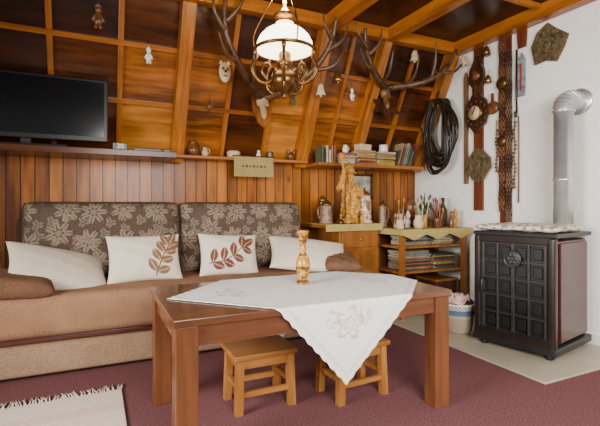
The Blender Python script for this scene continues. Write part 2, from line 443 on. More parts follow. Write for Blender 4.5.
cushion('cream cushion with dark rust leaf branch on the sofa', sprig(-.75, -.5, .45, .35, (.18, .055, .026), 4, .5, .13, .25), .46, .33, .15, (.91, 3.15, .625), (-.4, .06, .02))
cushion('plain cream cushion slumped low behind the brown end cushion', lc, .6, .42, .15, (-.2, 3.1, .595), (-1.02, .26, .3), nu=40, nv=30, wr=.002)
cushion('plain cream cushion slumped at the sofa end', lc, .66, .4, .15, (1.55, 3.08, .6), (-1.0, .12, -.25), nu=40, nv=30, wr=.002)
solo(G().pillow(.6, .42, .13, None, 30, 30, p=5, q=.4, pin=.0, wr=.004), 'end_cushion', 'bol', 'flat brown fabric cushion at the window end of the sofa', 'cushion', loc=(-.52, 2.96, .56), rot=(-PI / 2 + .05, .14, .12))
solo(G().pillow(.28, .36, .11, None, 30, 30, p=3.5, q=.4, pin=.03, wr=.006), 'end_cushion', 'bol', 'soft brown fabric cushion by the cabinet', 'cushion', loc=(1.76, 2.96, .55), rot=(-PI / 2 + .15, .05, -.3))

# ------------------------------------------------------------------ coffee table
T = thing('coffee_table', 'rectangular red-brown wooden table with thick square legs', 'table', (.93, 1.965, 0))
part(T, G().bx(.255, 1.6, 1.6, 2.33, .55, .58, bev=.004), 'table_top', 'table')
for (x0, x1, y0, y1) in ((.3, 1.55, 1.625, 1.65), (.3, 1.55, 2.28, 2.305), (.28, .305, 1.66, 2.27), (1.55, 1.575, 1.66, 2.27)):
    part(T, G().bx(x0, x1, y0, y1, .47, .55), 'apron', 'table')
for x in (.265, 1.505):
    for y in (1.61, 2.235):
        part(T, G().bx(x, x + .085, y, y + .085, 0, .55, bev=.004), 'leg', 'tablez')
g = G(); n = 120; hd = .74; cx, cy = 1.0, 1.975; V = []; C = []; F = []
for j in range(n + 1):
    for i in range(n + 1):
        a, b = -1 + 2 * i / n, -1 + 2 * j / n
        k = 1 + .005 * (math.sin(a * 60) * (abs(b) > .985) + math.sin(b * 60) * (abs(a) > .985))
        x = cx + (a + b) / 2 * hd * k * .96; y = cy + (b - a) / 2 * hd * k
        z = .5835; f = 1.594
        if y < f:
            e = f - y; z -= e; y = f - .008 - .008 * e * (1 + math.sin(x * 22)); x -= .06 * e
        elif y > 2.336:
            e = y - 2.336; z -= e; y = 2.344
        if x > 1.606:
            e = x - 1.606; z -= e; x = 1.612
        V.append((x, y, z))
        c = (.92, .9, .85)
        for (ex, ey, R, sh) in ((.64, -.64, .15, .3), (.5, -.72, .08, 1), (.72, -.5, .08, 2), (-.6, -.6, .15, .5), (-.45, -.66, .08, 1), (-.66, -.45, .08, 0), (.55, .55, .14, 0), (-.55, .55, .14, 0)):
            dx, dy = a - ex, b - ey; r = math.hypot(dx, dy); an = math.atan2(dy, dx) + sh
            rp = R * (.5 + .5 * abs(math.cos(2.5 * an)))
            if (rp * .78 < r < rp) or (rp * .3 < r < rp * .45): c = (.68, .52, .38)
        if .93 < max(abs(a), abs(b)) < .955 and int((a + b + 4) * 40) % 2 == 0: c = (.76, .68, .57)
        C.append((*c, 1))
for j in range(n):
    for i in range(n):
        a = j * (n + 1) + i; F.append((a, a + 1, a + n + 2, a + n + 1))
g.add(V, F, None, 0, True, C)
tcl = solo(g, 'tablecloth', 'vc', 'white embroidered square cloth laid diagonally, corner hanging over edge', 'tablecloth')
md = tcl.modifiers.new('s', 'SOLIDIFY'); md.thickness = .0015; md.offset = 1
pr = [(.028, 0), (.034, .004), (.034, .014), (.02, .022), (.026, .04), (.036, .075), (.038, .1), (.033, .13), (.02, .155), (.014, .17), (.02, .18), (.014, .19), (.017, .215), (.026, .245), (.031, .27), (.033, .28), (.026, .28), (.016, .24)]
m, nt, b = newmat('amber_vase')
v = coords(nt); nn = noise(nt, v, 34, 4); sp = N(nt, 'ShaderNodeSeparateXYZ'); nt.links.new(v, sp.inputs[0])
c = ramp(nt, nn, [(.35, (.07, .025, .004)), (.47, (.4, .17, .015)), (.65, (.7, .38, .05))])
bd = mth(nt, 'GREATER_THAN', mth(nt, 'SINE', mth(nt, 'MULTIPLY', sp.outputs[2], 90)), .8)
nt.links.new(mixc(nt, mth(nt, 'MULTIPLY', bd, .8), c, (.08, .025, .005)), b.inputs['Base Color']); b.inputs['Roughness'].default_value = .16
M['vase'] = m
solo(G().lathe(pr, seg=28), 'vase', 'vase', 'slim glossy amber and brown turned vase on the tablecloth', 'vase', loc=(.985, 2.03, .586))

# ------------------------------------------------------------------ stools
def stool(loc, rz):
    R = thing('stool', 'small pine stool tucked under the table', 'stool', loc, rz, 'stools under the table')
    w, d, h = .33, .25, .285
    part(R, G().box((0, 0, h - .012), (w, d, .025), bev=.006), 'seat', 'stool', world=False)
    for sx in (-1, 1):
        for sy in (-1, 1):
            g = G(); a, bq = .13 * sx, .09 * sy; a2, b2 = .138 * sx, .097 * sy; t = .018
            V = [(a2 + i * t, b2 + j * t, 0) for i, j in ((-1, -1), (1, -1), (1, 1), (-1, 1))] + [(a + i * t, bq + j * t, h - .025) for i, j in ((-1, -1), (1, -1), (1, 1), (-1, 1))]
            g.add(V, [(3, 2, 1, 0), (4, 5, 6, 7), (0, 1, 5, 4), (1, 2, 6, 5), (2, 3, 7, 6), (3, 0, 4, 7)])
            part(R, g, 'leg', 'stoolz', world=False)
    for sy in (-1, 1):
        part(R, G().box((0, .09 * sy, h - .05), (.23, .018, .045)), 'apron', 'stool', world=False)
        part(R, G().box((0, .094 * sy, .09), (.24, .018, .025)), 'stretcher', 'stool', world=False)
    for sx in (-1, 1):
        part(R, G().box((.13 * sx, 0, h - .05), (.018, .15, .045)), 'apron', 'stool', world=False)
        part(R, G().box((.134 * sx, 0, .12), (.018, .16, .025)), 'stretcher', 'stool', world=False)
    return R
s1 = stool((.755, 2.07, 0), 0)
dup(s1, (1.24, 1.96, 0), .06)

# ------------------------------------------------------------------ rug
m, nt, b = newmat('striped_rug'); v = coords(nt); sp = N(nt, 'ShaderNodeSeparateXYZ'); nt.links.new(v, sp.inputs[0])
st = mth(nt, 'SINE', mth(nt, 'MULTIPLY', sp.outputs[1], 260)); st2 = mth(nt, 'SINE', mth(nt, 'MULTIPLY', sp.outputs[1], 26)); nn = noise(nt, v, 90, 2)
c = mixc(nt, mth(nt, 'MULTIPLY', mth(nt, 'GREATER_THAN', st2, .5), .45), (.8, .66, .56), (.72, .45, .38))
c = mixc(nt, mth(nt, 'MULTIPLY', nn, .2), c, (.5, .36, .3)); nt.links.new(c, b.inputs['Base Color']); b.inputs['Roughness'].default_value = .95
bump(nt, b, mth(nt, 'ADD', nn, st), .4, .003); M['rug'] = m
R = thing('rug', 'cream woven rug with pinkish stripes and fringe on the carpet', 'rug', (-.3, 1.75, 0))
part(R, G().bx(-.75, .13, 1.0, 2.5, .001, .012, bev=.003), 'rug_body', 'rug')
g = G()
for k in range(88):
    x = -.745 + .87 * k / 87; j = random.uniform(-.03, .03)
    g.tube([(x, 2.495, .008), (x + j * .5, 2.54, .009), (x + j, 2.585 + random.uniform(-.015, .015), .005)], .003, 5)
part(R, g, 'fringe', 'wool')['kind'] = 'stuff'

# ------------------------------------------------------------------ television
TV = thing('television', 'black flat television on the wall shelf', 'television', (-.37, 3.42, 1.4))
part(TV, G().bx(-.83, .085, 3.39, 3.43, 1.45, 1.895, bev=.008), 'case', 'black')
part(TV, G().bx(-.805, .06, 3.382, 3.391, 1.485, 1.872), 'screen', 'screen')
part(TV, G().bx(-.45, -.39, 3.4, 3.42, 1.41, 1.455).box((-.42, 3.41, 1.406), (.5, .15, .012), bev=.005), 'stand', 'black')
R = thing('digital_clock', 'small black digital clock reading 30 on the shelf', 'clock', (.165, 3.38, 1.4))
part(R, G().box((0, 0, .026), (.1, .035, .052), bev=.005), 'case', 'black', world=False)
me = textmesh('30', .05, .001, 'white'); me.name = 'digits'
o = bpy.data.objects.new('digits', me); COL.objects.link(o); o.parent = R; o.location = (0, -.019, .009); o.rotation_euler = (PI / 2, 0, 0)
solo(G().box((.36, 3.42, 1.414), (.2, .05, .024), bev=.006), 'remote_control', 'black', 'black remote control lying on the shelf', 'remote')
solo(G().box((.5, 3.42, 1.415), (.06, .04, .026), bev=.006), 'small_box', 'black', 'tiny black box on the shelf end', 'box')

# ------------------------------------------------------------------ ledge ornaments
def jug(name, loc, s, m, label, cat='jug', handle=True, rz=0):
    R = thing(name, label, cat, loc, rz)
    pr = [(.03, 0), (.04, .01), (.048, .04), (.046, .07), (.034, .095), (.03, .11), (.036, .125), (.03, .124), (.026, .1)]
    part(R, G().lathe([(a * s, b_ * s) for a, b_ in pr]), 'body', m, world=False)
    if handle: part(R, G().tube([(.034 * s, 0, .11 * s), (.065 * s, 0, .1 * s), (.07 * s, 0, .06 * s), (.045 * s, 0, .03 * s)], .006 * s, 6), 'handle', m, world=False)
    return R
jug('ceramic_jug', (.74, 3.63, 1.41), 1.0, 'brown', 'brown glazed jug on the wall ledge')
jug('ceramic_jug', (.84, 3.63, 1.41), .6, 'cream', 'small cream jug on the wall ledge')
solo(G().lathe([(.05, 0), (.055, .01), (.06, .05), (.045, .06), (.01, .065)], (1.09, 3.63, 1.41)), 'trinket_bowl', 'cream', 'lidded cream pottery bowl on the wall ledge', 'bowl')
solo(G().ell((1.32, 3.63, 1.44), (.022, .022, .03)).ell((1.32, 3.625, 1.475), (.016, .016, .016)).cyl((1.32, 3.63, 1.414), .024, .008), 'ornament_figure', 'white', 'tiny white porcelain figure on the ledge', 'figurine')
solo(G().lathe([(.03, 0), (.035, .03), (.03, .06), (.035, .07)], (1.43, 3.63, 1.41)), 'ceramic_cup', 'brown', 'small brown cup on the wall ledge', 'cup')
g = G().ell((1.64, 3.63, 1.45), (.04, .03, .04)).ell((1.61, 3.62, 1.49), (.016, .012, .03), (0, -.4, 0)).ell((1.67, 3.62, 1.49), (.016, .012, .03), (0, .4, 0))
solo(g, 'ornament_figure', 'brown', 'brown pottery rabbit-eared figure on the ledge', 'figurine')
M['yell2'] = fabric('pale_mustard_cloth', (.28, .21, .07), (.42, .33, .14))
R = thing('pennant', 'mustard fabric pennant with dark stitched ornament hung from the ledge', 'pennant', (1.25, 3.55, 1.235))
part(R, G().box((0, 0, .1), (.36, .004, .18)), 'cloth', 'yell2', world=False)
g = G()
for k in range(7): g.box((-.1 + k * .033, -.004, .1), (.02, .002, .014 + .006 * (k % 2)), (0, .3 * (k % 3 - 1), 0))
part(R, g, 'ornament', 'brown', world=False)
part(R, G().tube([(-.19, 0, .187), (.19, 0, .187)], .006, 6), 'rod', 'dwood', world=False)

def string(x, z0, z1, y): return G().tube([(x, y, z0), (x, y, z1)], .0015, 5)
def hang_fig(x, y, z, s, mats, label, st=.08, kind=0):
    R = thing('hanging_ornament', label, 'ornament', (x, y, z - .05 * s))
    g = G()
    if kind == 0:
        g.ell((x, y, z), (.022 * s, .018 * s, .035 * s)).ell((x, y - .004, z + .045 * s), (.016 * s, .016 * s, .018 * s))
        g.lathe([(.02 * s, 0), (.001, .03 * s)], (x, y, z + .055 * s)); g.ell((x - .018 * s, y - .008, z + .005), (.008 * s, .008 * s, .02 * s), (0, .4, 0)); g.ell((x + .018 * s, y - .008, z + .005), (.008 * s, .008 * s, .02 * s), (0, -.4, 0))
        g.ell((x - .01 * s, y - .01, z - .04 * s), (.009 * s, .014 * s, .009 * s)); g.ell((x + .01 * s, y - .01, z - .04 * s), (.009 * s, .014 * s, .009 * s))
    elif kind == 1:
        g.lathe([(.034 * s, -.04 * s), (.026 * s, -.02 * s), (.02 * s, .015 * s), (.012 * s, .03 * s), (.002, .034 * s)], (x, y, z)); g.ell((x, y, z - .045 * s), (.008 * s, .008 * s, .008 * s))
    part(R, g, 'body', mats)
    part(R, string(x, z + .03 * s, z + .03 * s + st, y), 'cord', 'dwood')
hang_fig(.02, 3.2, 2.25, 1.4, 'brown', 'carved brown seated figure hung on the roof batten', .06)
hang_fig(.355, 3.32, 2.08, 1.0, 'white', 'white and grey angel figure hung on a cord', .12)
hang_fig(.84, 3.46, 1.8, .8, 'brown', 'small brown figure hung on the panel', .08)
hang_fig(2.13, 3.36, 2.0, .9, 'white', 'small white carved figure hung between the rafters', .1)
hang_fig(1.9, 3.22, 2.12, 1.3, 'brass', 'small brass bell hung on a cord', .14, 1)
hang_fig(1.72, 3.2, 1.98, 1.3, 'cream', 'cream ceramic bell hung on the rafter', .14, 1)
hang_fig(2.64, 3.1, 2.37, 1.3, 'cream', 'small pale bell hung from the ceiling beam', .08, 1)
hang_fig(1.55, 3.38, 1.9, .8, 'green', 'small green tassel ornament on the panel', .1)
hang_fig(2.9, 3.14, 2.3, 1.2, 'oldbrass', 'dark brass bell hung near the last rafter', .1, 1)
hang_fig(3.12, 2.98, 2.36, 1.2, 'cream', 'pale bell hung high beside the white wall', .1, 1)
R = thing('carved_mask', 'cream carved owl mask with red details on the roof panel', 'mask', (.935, 3.35, 2.0))
part(R, G().ell((0, 0, .06), (.05, .022, .085)).lathe([(.02, 0), (.001, .05)], (-.03, 0, .12)).lathe([(.02, 0), (.001, .05)], (.03, 0, .12)), 'face', 'cream', world=False)
part(R, G().ell((-.02, -.02, .08), (.012, .008, .014)).ell((.02, -.02, .08), (.012, .008, .014)), 'eyes', 'red', world=False)
part(R, G().lathe([(.012, 0), (.001, .03)], (0, -.022, .06), (2.2, 0, 0)).ell((0, -.018, .025), (.02, .008, .006)), 'beak', 'brown', world=False)

# ------------------------------------------------------------------ antlers
def crv(P, n=5):
    P = [Vector(p) for p in P]; out = []
    for i in range(len(P) - 1):
        a = P[max(0, i - 1)]; b_ = P[i]; c = P[i + 1]; d = P[min(len(P) - 1, i + 2)]
        for k in range(n):
            t = k / n
            out.append(.5 * ((2 * b_) + (-a + c) * t + (2 * a - 5 * b_ + 4 * c - d) * t * t + (-a + 3 * b_ - 3 * c + d) * t ** 3))
    out.append(P[-1]); return out
def beam(g, P, r0, r1):
    C = crv(P, 6); n = len(C)
    g.tube(C, [(r0 + (r1 - r0) * (i / (n - 1)) ** 1.2) * random.uniform(.95, 1.05) for i in range(n)], 10)
def trophy(label, base, L, Rr, tl, tr, plm='bone', star=False):
    R = thing('antler_trophy', label, 'antlers', base)
    x, y, z = base
    g = G()
    pts = [(0, -.22), (.05, -.17), (.075, -.03), (.065, .08), (0, .11), (-.065, .08), (-.075, -.03), (-.05, -.17)]
    if star:
        pts = [((.18 if k % 2 == 0 else .085) * math.sin(PI * k / 6), -.09 + (.18 if k % 2 == 0 else .085) * math.cos(PI * k / 6)) for k in range(12)]
    g.poly(pts, .02, X4((x, y + .03, z), (-.47, 0, 0)))
    part(R, g, 'plaque', 'dwood' if star else 'cab')
    g = G().ell((x, y - .015, z + .03), (.055, .045, .06)).ell((x, y - .04, z - .06), (.028, .03, .075), (-.3, 0, 0)).ell((x - .035, y - .03, z + .0), (.018, .016, .018)).ell((x + .035, y - .03, z + .0), (.018, .016, .018))
    part(R, g, 'skull', plm)
    for P, TN in ((L, tl), (Rr, tr)):
        g = G(); beam(g, P, .033, .014); g.ell(P[0], (.043, .043, .03))
        for tn_ in TN: beam(g, tn_, .021, .004)
        part(R, g, 'antler', 'ant')
trophy('large brown deer antlers on a wooden plaque on the sloping roof', (1.25, 3.36, 1.83),
       [(1.21, 3.32, 1.89), (1.07, 3.16, 1.96), (.91, 3.03, 2.1), (.83, 2.98, 2.28), (.83, 2.95, 2.47)],
       [(1.29, 3.32, 1.89), (1.45, 3.13, 1.96), (1.6, 3.02, 2.12), (1.68, 2.96, 2.28), (1.7, 2.9, 2.46)],
       [[(1.12, 3.2, 1.93), (1.07, 3.04, 2.0), (1.05, 2.98, 2.2)], [(.94, 3.05, 2.06), (.84, 2.98, 2.08), (.77, 2.92, 2.2)], [(.84, 2.99, 2.24), (.75, 2.94, 2.34), (.73, 2.92, 2.47)], [(.84, 2.97, 2.3), (.92, 2.92, 2.4), (.95, 2.9, 2.5)]],
       [[(1.39, 3.2, 1.93), (1.43, 3.04, 2.0), (1.44, 2.98, 2.2)], [(1.56, 3.04, 2.07), (1.7, 2.96, 2.1), (1.78, 2.92, 2.22)], [(1.66, 2.98, 2.22), (1.78, 2.93, 2.32), (1.82, 2.92, 2.46)], [(1.69, 2.95, 2.3), (1.6, 2.9, 2.38), (1.58, 2.9, 2.48)]])
trophy('dark stag antlers on a star-shaped plaque beside the beam', (2.46, 3.32, 2.02),
       [(2.42, 3.27, 2.1), (2.26, 3.14, 2.12), (2.12, 3.05, 2.2), (2.03, 2.99, 2.32), (2.0, 2.95, 2.45)],
       [(2.5, 3.27, 2.1), (2.66, 3.11, 2.11), (2.82, 3.02, 2.18), (2.93, 2.97, 2.29), (2.98, 2.93, 2.42)],
       [[(2.34, 3.18, 2.11), (2.31, 3.04, 2.16), (2.3, 2.97, 2.32)], [(2.17, 3.07, 2.17), (2.05, 3.01, 2.18), (1.96, 2.96, 2.28)], [(2.07, 3.0, 2.26), (2.14, 2.95, 2.35), (2.15, 2.93, 2.46)], [(2.04, 2.98, 2.3), (1.94, 2.93, 2.36), (1.88, 2.92, 2.46)]],
       [[(2.6, 3.16, 2.11), (2.6, 3.04, 2.18), (2.58, 2.97, 2.33)], [(2.78, 3.03, 2.17), (2.77, 2.97, 2.3), (2.74, 2.94, 2.45)], [(2.87, 3.0, 2.22), (2.97, 2.95, 2.22), (3.04, 2.91, 2.3)]], plm='brown', star=True)

# ------------------------------------------------------------------ lamp
lx, ly = .912, 2.1
L = thing('pendant_lamp', 'brass oil-style pendant lamp with lit white glass shade', 'lamp', (lx, ly, 1.6))
part(L, G().lathe([(.15, 1.82), (.152, 1.834), (.146, 1.862), (.13, 1.894), (.103, 1.922), (.07, 1.942), (.05, 1.95), (.047, 1.967), (.042, 1.967), (.044, 1.944), (.095, 1.916), (.122, 1.888), (.14, 1.854), (.145, 1.824)], (lx, ly, 0), seg=40), 'lamp_shade', 'opal', 'lit opal glass shade')
part(L, G().lathe([(.004, 1.565), (.012, 1.575), (.008, 1.59), (.025, 1.602), (.058, 1.625), (.074, 1.655), (.068, 1.685), (.042, 1.708), (.024, 1.722), (.04, 1.735), (.044, 1.757), (.03, 1.775), (.034, 1.79), (.03, 1.81)], (lx, ly, 0), seg=28), 'oil_font', 'lampbrass')
part(L, G().lathe([(.022, 1.8), (.026, 1.82), (.018, 1.86), (.016, 1.93), (.014, 1.93)], (lx, ly, 0)), 'chimney', 'opal')
g = G(); g.tube([(lx + .16 * math.cos(a * PI / 18), ly + .16 * math.sin(a * PI / 18), 1.818) for a in range(36)], .009, 7, closed=True)
for k in range(5):
    a = k * 2 * PI / 5 + .5; c, s_ = math.cos(a), math.sin(a)
    def q(r, z): return (lx + r * c, ly + r * s_, z)
    g.tube(crv([q(.05, 1.69), q(.09, 1.64), q(.145, 1.65), q(.178, 1.71), q(.155, 1.765), q(.16, 1.82)]), .009, 6)
    g.tube(crv([q(.09, 1.65), q(.125, 1.7), q(.1, 1.745), q(.075, 1.72), q(.095, 1.69)]), .007, 6)
    g.tube(crv([q(.03, 1.605), q(.06, 1.585), q(.09, 1.605), q(.1, 1.645)]), .007, 6)
    g.ell(q(.16, 1.8), (.013, .013, .024))
part(L, g, 'frame', 'lampbrass')
g = G()
for k in range(3):
    a = k * 2 * PI / 3 + .5
    g.tube(crv([(lx + .16 * math.cos(a), ly + .16 * math.sin(a), 1.82), (lx + .168 * math.cos(a), ly + .168 * math.sin(a), 1.91), (lx + .09 * math.cos(a), ly + .09 * math.sin(a), 2.06), (lx + .01 * math.cos(a), ly + .01 * math.sin(a), 2.2)]), .004, 6)
g.tube([(lx, ly, 2.19), (lx, ly, 2.53)], .007, 6)
part(L, g, 'hanger', 'lampbrass')
part(L, G().lathe([(.05, 1.995), (.062, 2.005), (.03, 2.025), (.012, 2.055), (.004, 2.2)], (lx, ly, 0)), 'smoke_bell', 'lampbrass')
part(L, G().lathe([(.02, 2.515), (.05, 2.54), (.055, 2.549)], (lx, ly, 0)), 'canopy', 'lampbrass')

# ------------------------------------------------------------------ shelf books
bc = [(.35, .24, .12), (.05, .07, .09), (.46, .38, .26), (.25, .05, .03), (.08, .1, .05), (.4, .25, .06), (.04, .03, .025), (.2, .2, .19)]
bm_ = [plain('book_cover_%d' % i, c, .5) for i, c in enumerate(bc)]
nm = ['tan', 'navy', 'cream', 'red', 'olive', 'ochre', 'black', 'grey']
def book(c, d, rot, k, label, group, name='book'):
    w, dp, h = d; g = G()
    g.box((-w / 2 + .0015, 0, 0), (.003, dp, h)); g.box((w / 2 - .0015, 0, 0), (.003, dp, h)); g.box((0, -dp / 2 + .0015, 0), (w, .003, h))
    g.box((0, .002, 0), (w - .006, dp - .008, h - .008), mi=1)
    return solo(g, name, [bm_[k], 'pages'], label, 'book', group, loc=c, rot=rot)
SH = 1.386; gs = 'books on the corner shelf'
def pile(cx, cy, z, n, wd, dp, ks, lab, grp, name='book', hmin=.012, hmax=.028, tw=.1, js=.015):
    for i in range(n):
        h = random.uniform(hmin, hmax); k = random.choice(ks)
        book((cx + random.uniform(-js, js), cy, z + h / 2), (h, dp, wd), (0, PI / 2, random.uniform(-tw, tw)), k, lab % nm[k], grp, name); z += h + .001
    return z
x = 1.84
for i in range(6):
    w = random.uniform(.015, .03); h = random.uniform(.11, .17); k = random.choice([0, 3, 5, 6, 2, 4])
    book((x + w / 2, 3.47, SH + h / 2), (w, .12, h), (0, 0, 0), k, '%s book standing on the corner shelf' % nm[k], gs); x += w + .002
zt = pile(2.12, 3.47, SH, 5, .16, .13, [0, 2, 5, 2, 3], '%s book lying in a stack on the corner shelf', gs)
jug('ceramic_jug', (2.12, 3.46, zt), .6, 'white', 'little white jug on the book stack')
zt = pile(2.32, 3.47, SH, 9, .2, .14, [0, 2, 5, 3, 7, 2], '%s booklet lying in a stack on the corner shelf', gs, 'booklet', .008, .02, .16, .01)
solo(G().box((2.31, 3.45, zt + .025), (.14, .09, .05), (0, 0, .2), bev=.003).box((2.31, 3.45, zt + .052), (.15, .095, .012), (0, 0, .2), bev=.003), 'storage_box', 'cream', 'small cream lidded box on the book stack', 'box')
zt = pile(2.55, 3.46, SH, 9, .19, .14, [0, 2, 4, 5, 6], '%s booklet lying in a stack on the corner shelf', gs, 'booklet', .008, .018, .16, .01)
solo(G().lathe([(.04, 0), (.045, .01), (.04, .05), (.043, .07), (.035, .07)], (2.55, 3.45, zt)), 'ceramic_cup', 'white', 'white cup standing on the book stack', 'cup')
x = 2.67
for i in range(10):
    k = random.choice([2, 5, 4, 0, 7, 3]); h = random.uniform(.14, .24); w = random.uniform(.008, .018); a = .3
    book((x + .5 * h * math.sin(a) + .0, 3.46, SH + h / 2 * math.cos(a) + .004), (w, .13, h), (0, a, 0), k, '%s booklet leaning on the corner shelf' % nm[k], gs, 'booklet'); x += w / math.cos(a) + .008

# ------------------------------------------------------------------ cabinet
CB = thing('cabinet', 'low pine cabinet beside the sofa end with panelled door', 'cabinet', (2.1, 3.45, 0))
part(CB, G().bx(1.9, 2.31, 3.2, 3.74, 0, .8, bev=.004), 'body', 'cab')
part(CB, G().bx(1.76, 2.325, 3.175, 3.74, .8, .83, bev=.005), 'cabinet_top', 'shelfO')
a, b_ = 1.92, 2.29
d = part(CB, G().bx(a, b_, 3.18, 3.2, .06, .6, bev=.003).bx(a + .05, b_ - .05, 3.168, 3.182, .11, .55, bev=.008), 'door', 'cab')
part(d, G().ell((b_ - .025, 3.162, .4), (.01, .012, .01)), 'knob', 'brass')
d = part(CB, G().bx(a, b_, 3.18, 3.2, .63, .77, bev=.003), 'drawer', 'cab')
part(d, G().ell(((a + b_) / 2, 3.17, .7), (.012, .012, .012)), 'knob', 'brass')
solo(G().bx(1.75, 2.33, 3.165, 3.6, .831, .835).bx(1.75, 2.33, 3.16, 3.165, .775, .835), 'table_runner', 'yell', 'mustard cloth runner draped over the cabinet edge', 'cloth')
ct = .836
g = G(); g.lathe([(.09, 0), (.095, .01), (.085, .04), (.07, .06)])
g.ell((0, 0, .14), (.065, .05, .12)).ell((0, 0, .29), (.075, .05, .1)).ell((0, -.01, .41), (.045, .045, .05)).lathe([(.08, 0), (.055, .02), (.05, .06), (.01, .1)], (0, 0, .44))
g.tube(crv([(.065, 0, .34), (.11, -.02, .28), (.09, -.06, .25), (.03, -.07, .26)]), .024, 8)
g.tube(crv([(-.065, 0, .34), (-.11, -.02, .3), (-.1, -.05, .36), (-.09, -.06, .42)]), .024, 8)
g.tube([(-.095, -.05, .03), (-.085, -.06, .45), (-.1, -.05, .6)], .014, 8).ell((0, -.045, .35), (.028, .022, .06)).ell((-.03, -.03, .06), (.035, .05, .03)).ell((.035, -.03, .06), (.035, .05, .03)).ell((.075, .0, .15), (.045, .035, .1)).ell((-.1, -.05, .58), (.03, .03, .03)).ell((.03, -.045, .2), (.03, .025, .07)).ell((-.03, -.045, .22), (.03, .025, .06))
o = solo(g, 'wood_carving', 'carve', 'tall golden carved wooden man with staff on the cabinet', 'carving', loc=(2.04, 3.275, ct + .004))
md = o.modifiers.new('r', 'REMESH'); md.mode = 'VOXEL'; md.voxel_size = .005; md.use_smooth_shade = True
tx = bpy.data.textures.new('carving_marks', 'CLOUDS'); tx.noise_scale = .02
md = o.modifiers.new('d', 'DISPLACE'); md.texture = tx; md.strength = .026; md.mid_level = .5
def stein(loc, r, h, m, mlid, label, rz=0):
    R = thing('beer_stein', label, 'stein', loc, rz)
    part(R, G().lathe([(r * 1.1, 0), (r * 1.12, .012), (r, .03), (r * .95, h * .5), (r * .88, h * .92), (r * .92, h), (r * .8, h), (r * .8, h * .9)], seg=24), 'body', m, world=False)
    part(R, G().tube(crv([(r * .85, 0, h * .88), (r * 1.5, 0, h * .85), (r * 1.65, 0, h * .5), (r * .95, 0, h * .18)]), .009, 7), 'handle', m, world=False)
    part(R, G().lathe([(r * .95, h), (r * .9, h + .012), (r * .4, h + .04), (r * .1, h + .05), (r * .14, h + .065), (.002, h + .075)]), 'lid', mlid, world=False)
m, nt, b = newmat('floral_porcelain'); v = coords(nt); nn = noise(nt, v, 22, 3)
nt.links.new(ramp(nt, nn, [(.42, (.62, .53, .4)), (.5, (.55, .42, .3)), (.54, (.36, .05, .03)), (.62, (.15, .13, .05))]), b.inputs['Base Color']); b.inputs['Roughness'].default_value = .3
M['porc'] = m
M['relief'] = plain('relief_stoneware', (.22, .14, .08), .4, .1, var=.7, nscale=60, bmp=1)
stein((1.83, 3.3, ct), .055, .16, 'relief', 'oldbrass', 'grey-brown relief beer stein on the cabinet', 2)
stein((1.9, 3.5, ct), .05, .2, 'oldbrass', 'brass', 'tall bronze tankard at the rear of the cabinet', 1.2)
stein((1.92, 3.2, ct), .022, .06, 'oldbrass', 'brass', 'tiny bronze tankard on the cabinet', -PI / 2)
stein((2.22, 3.29, ct), .066, .25, 'porc', 'brown', 'tall white porcelain stein with red flowers on the cabinet', 1.2)
stein((2.25, 3.5, ct), .04, .14, 'brown', 'brown', 'small brown glazed stein on the cabinet', PI)
jug('ceramic_jug', (2.13, 3.46, ct), .8, 'brown', 'small brown jug on the cabinet')
solo(G().lathe([(.03, 0), (.012, .02), (.012, .14), (.028, .16), (.024, .16)]), 'candle_holder', 'oldbrass', 'slender bronze candle holder behind the tankards', 'candle holder', loc=(2.02, 3.53, ct))
solo(G().ell((0, 0, .04), (.022, .02, .04)).ell((0, -.006, .095), (.017, .017, .02)).lathe([(.025, 0), (.027, .006), (.022, .01)]), 'carved_figurine', 'carve', 'small carved wooden figurine beside the tall stein', 'figurine', loc=(2.14, 3.21, ct))
R = thing('framed_picture', 'small wood-framed landscape picture on the wainscot', 'picture', (2.45, 3.735, 1.06))
g = G()
for (x0, x1, z0, z1) in ((-.16, .16, 0, .025), (-.16, .16, .235, .26), (-.16, -.135, 0, .26), (.135, .16, 0, .26)): g.bx(x0, x1, -.02, 0, z0, z1)
part(R, g, 'frame', 'dwood', world=False)
part(R, G().bx(-.14, .14, -.012, -.002, .02, .24), 'canvas', plain('landscape_print', (.34, .3, .22), .6, var=.7, nscale=9), world=False)

# ------------------------------------------------------------------ small table
ST = thing('side_table', 'small wooden side table with mustard cloth and lower shelf', 'table', (2.74, 3.17, 0))
part(ST, G().bx(2.36, 3.15, 2.93, 3.38, .76, .785, bev=.004), 'table_top', 'dwood')
for x in (2.37, 3.09):
    for y in (2.95, 3.32): part(ST, G().bx(x, x + .04, y, y + .04, .012, .76), 'leg', 'cab')
part(ST, G().bx(2.37, 3.13, 2.97, 3.34, .4, .42), 'shelf', 'cab', 'lower wooden shelf')
part(ST, G().bx(2.37, 3.13, 2.97, 3.34, .62, .64), 'shelf', 'cab', 'upper wooden shelf')
part(ST, G().bx(2.37, 3.13, 2.97, 3.34, .1, .12), 'shelf', 'dwood', 'bottom dark shelf')
part(ST, G().bx(2.41, 3.09, 3.34, 3.35, .1, .76), 'back_panel', 'dwood')
g = G().bx(2.345, 3.16, 2.92, 3.39, .786, .79).bx(2.345, 3.16, 2.915, 2.92, .74, .79).bx(2.34, 2.345, 2.92, 3.39, .74, .79)
for xx in (2.48, 2.75, 3.02): g.poly([(-.135, 0), (.135, 0), (0, -.05)], .003, X4((xx, 2.914, .745)))
solo(g, 'table_cover', 'yell', 'mustard cloth with pointed edge on the side table', 'cloth')
mg = 'magazines under the side table'
pile(2.6, 3.13, .421, 16, .3, .22, range(8), '%s magazine in the stack on the side table shelf', mg, 'magazine', .006, .015, .14, .01)
pile(2.93, 3.13, .421, 11, .24, .22, range(8), '%s magazine in the stack on the side table shelf', mg, 'magazine', .006, .018, .06, .008)
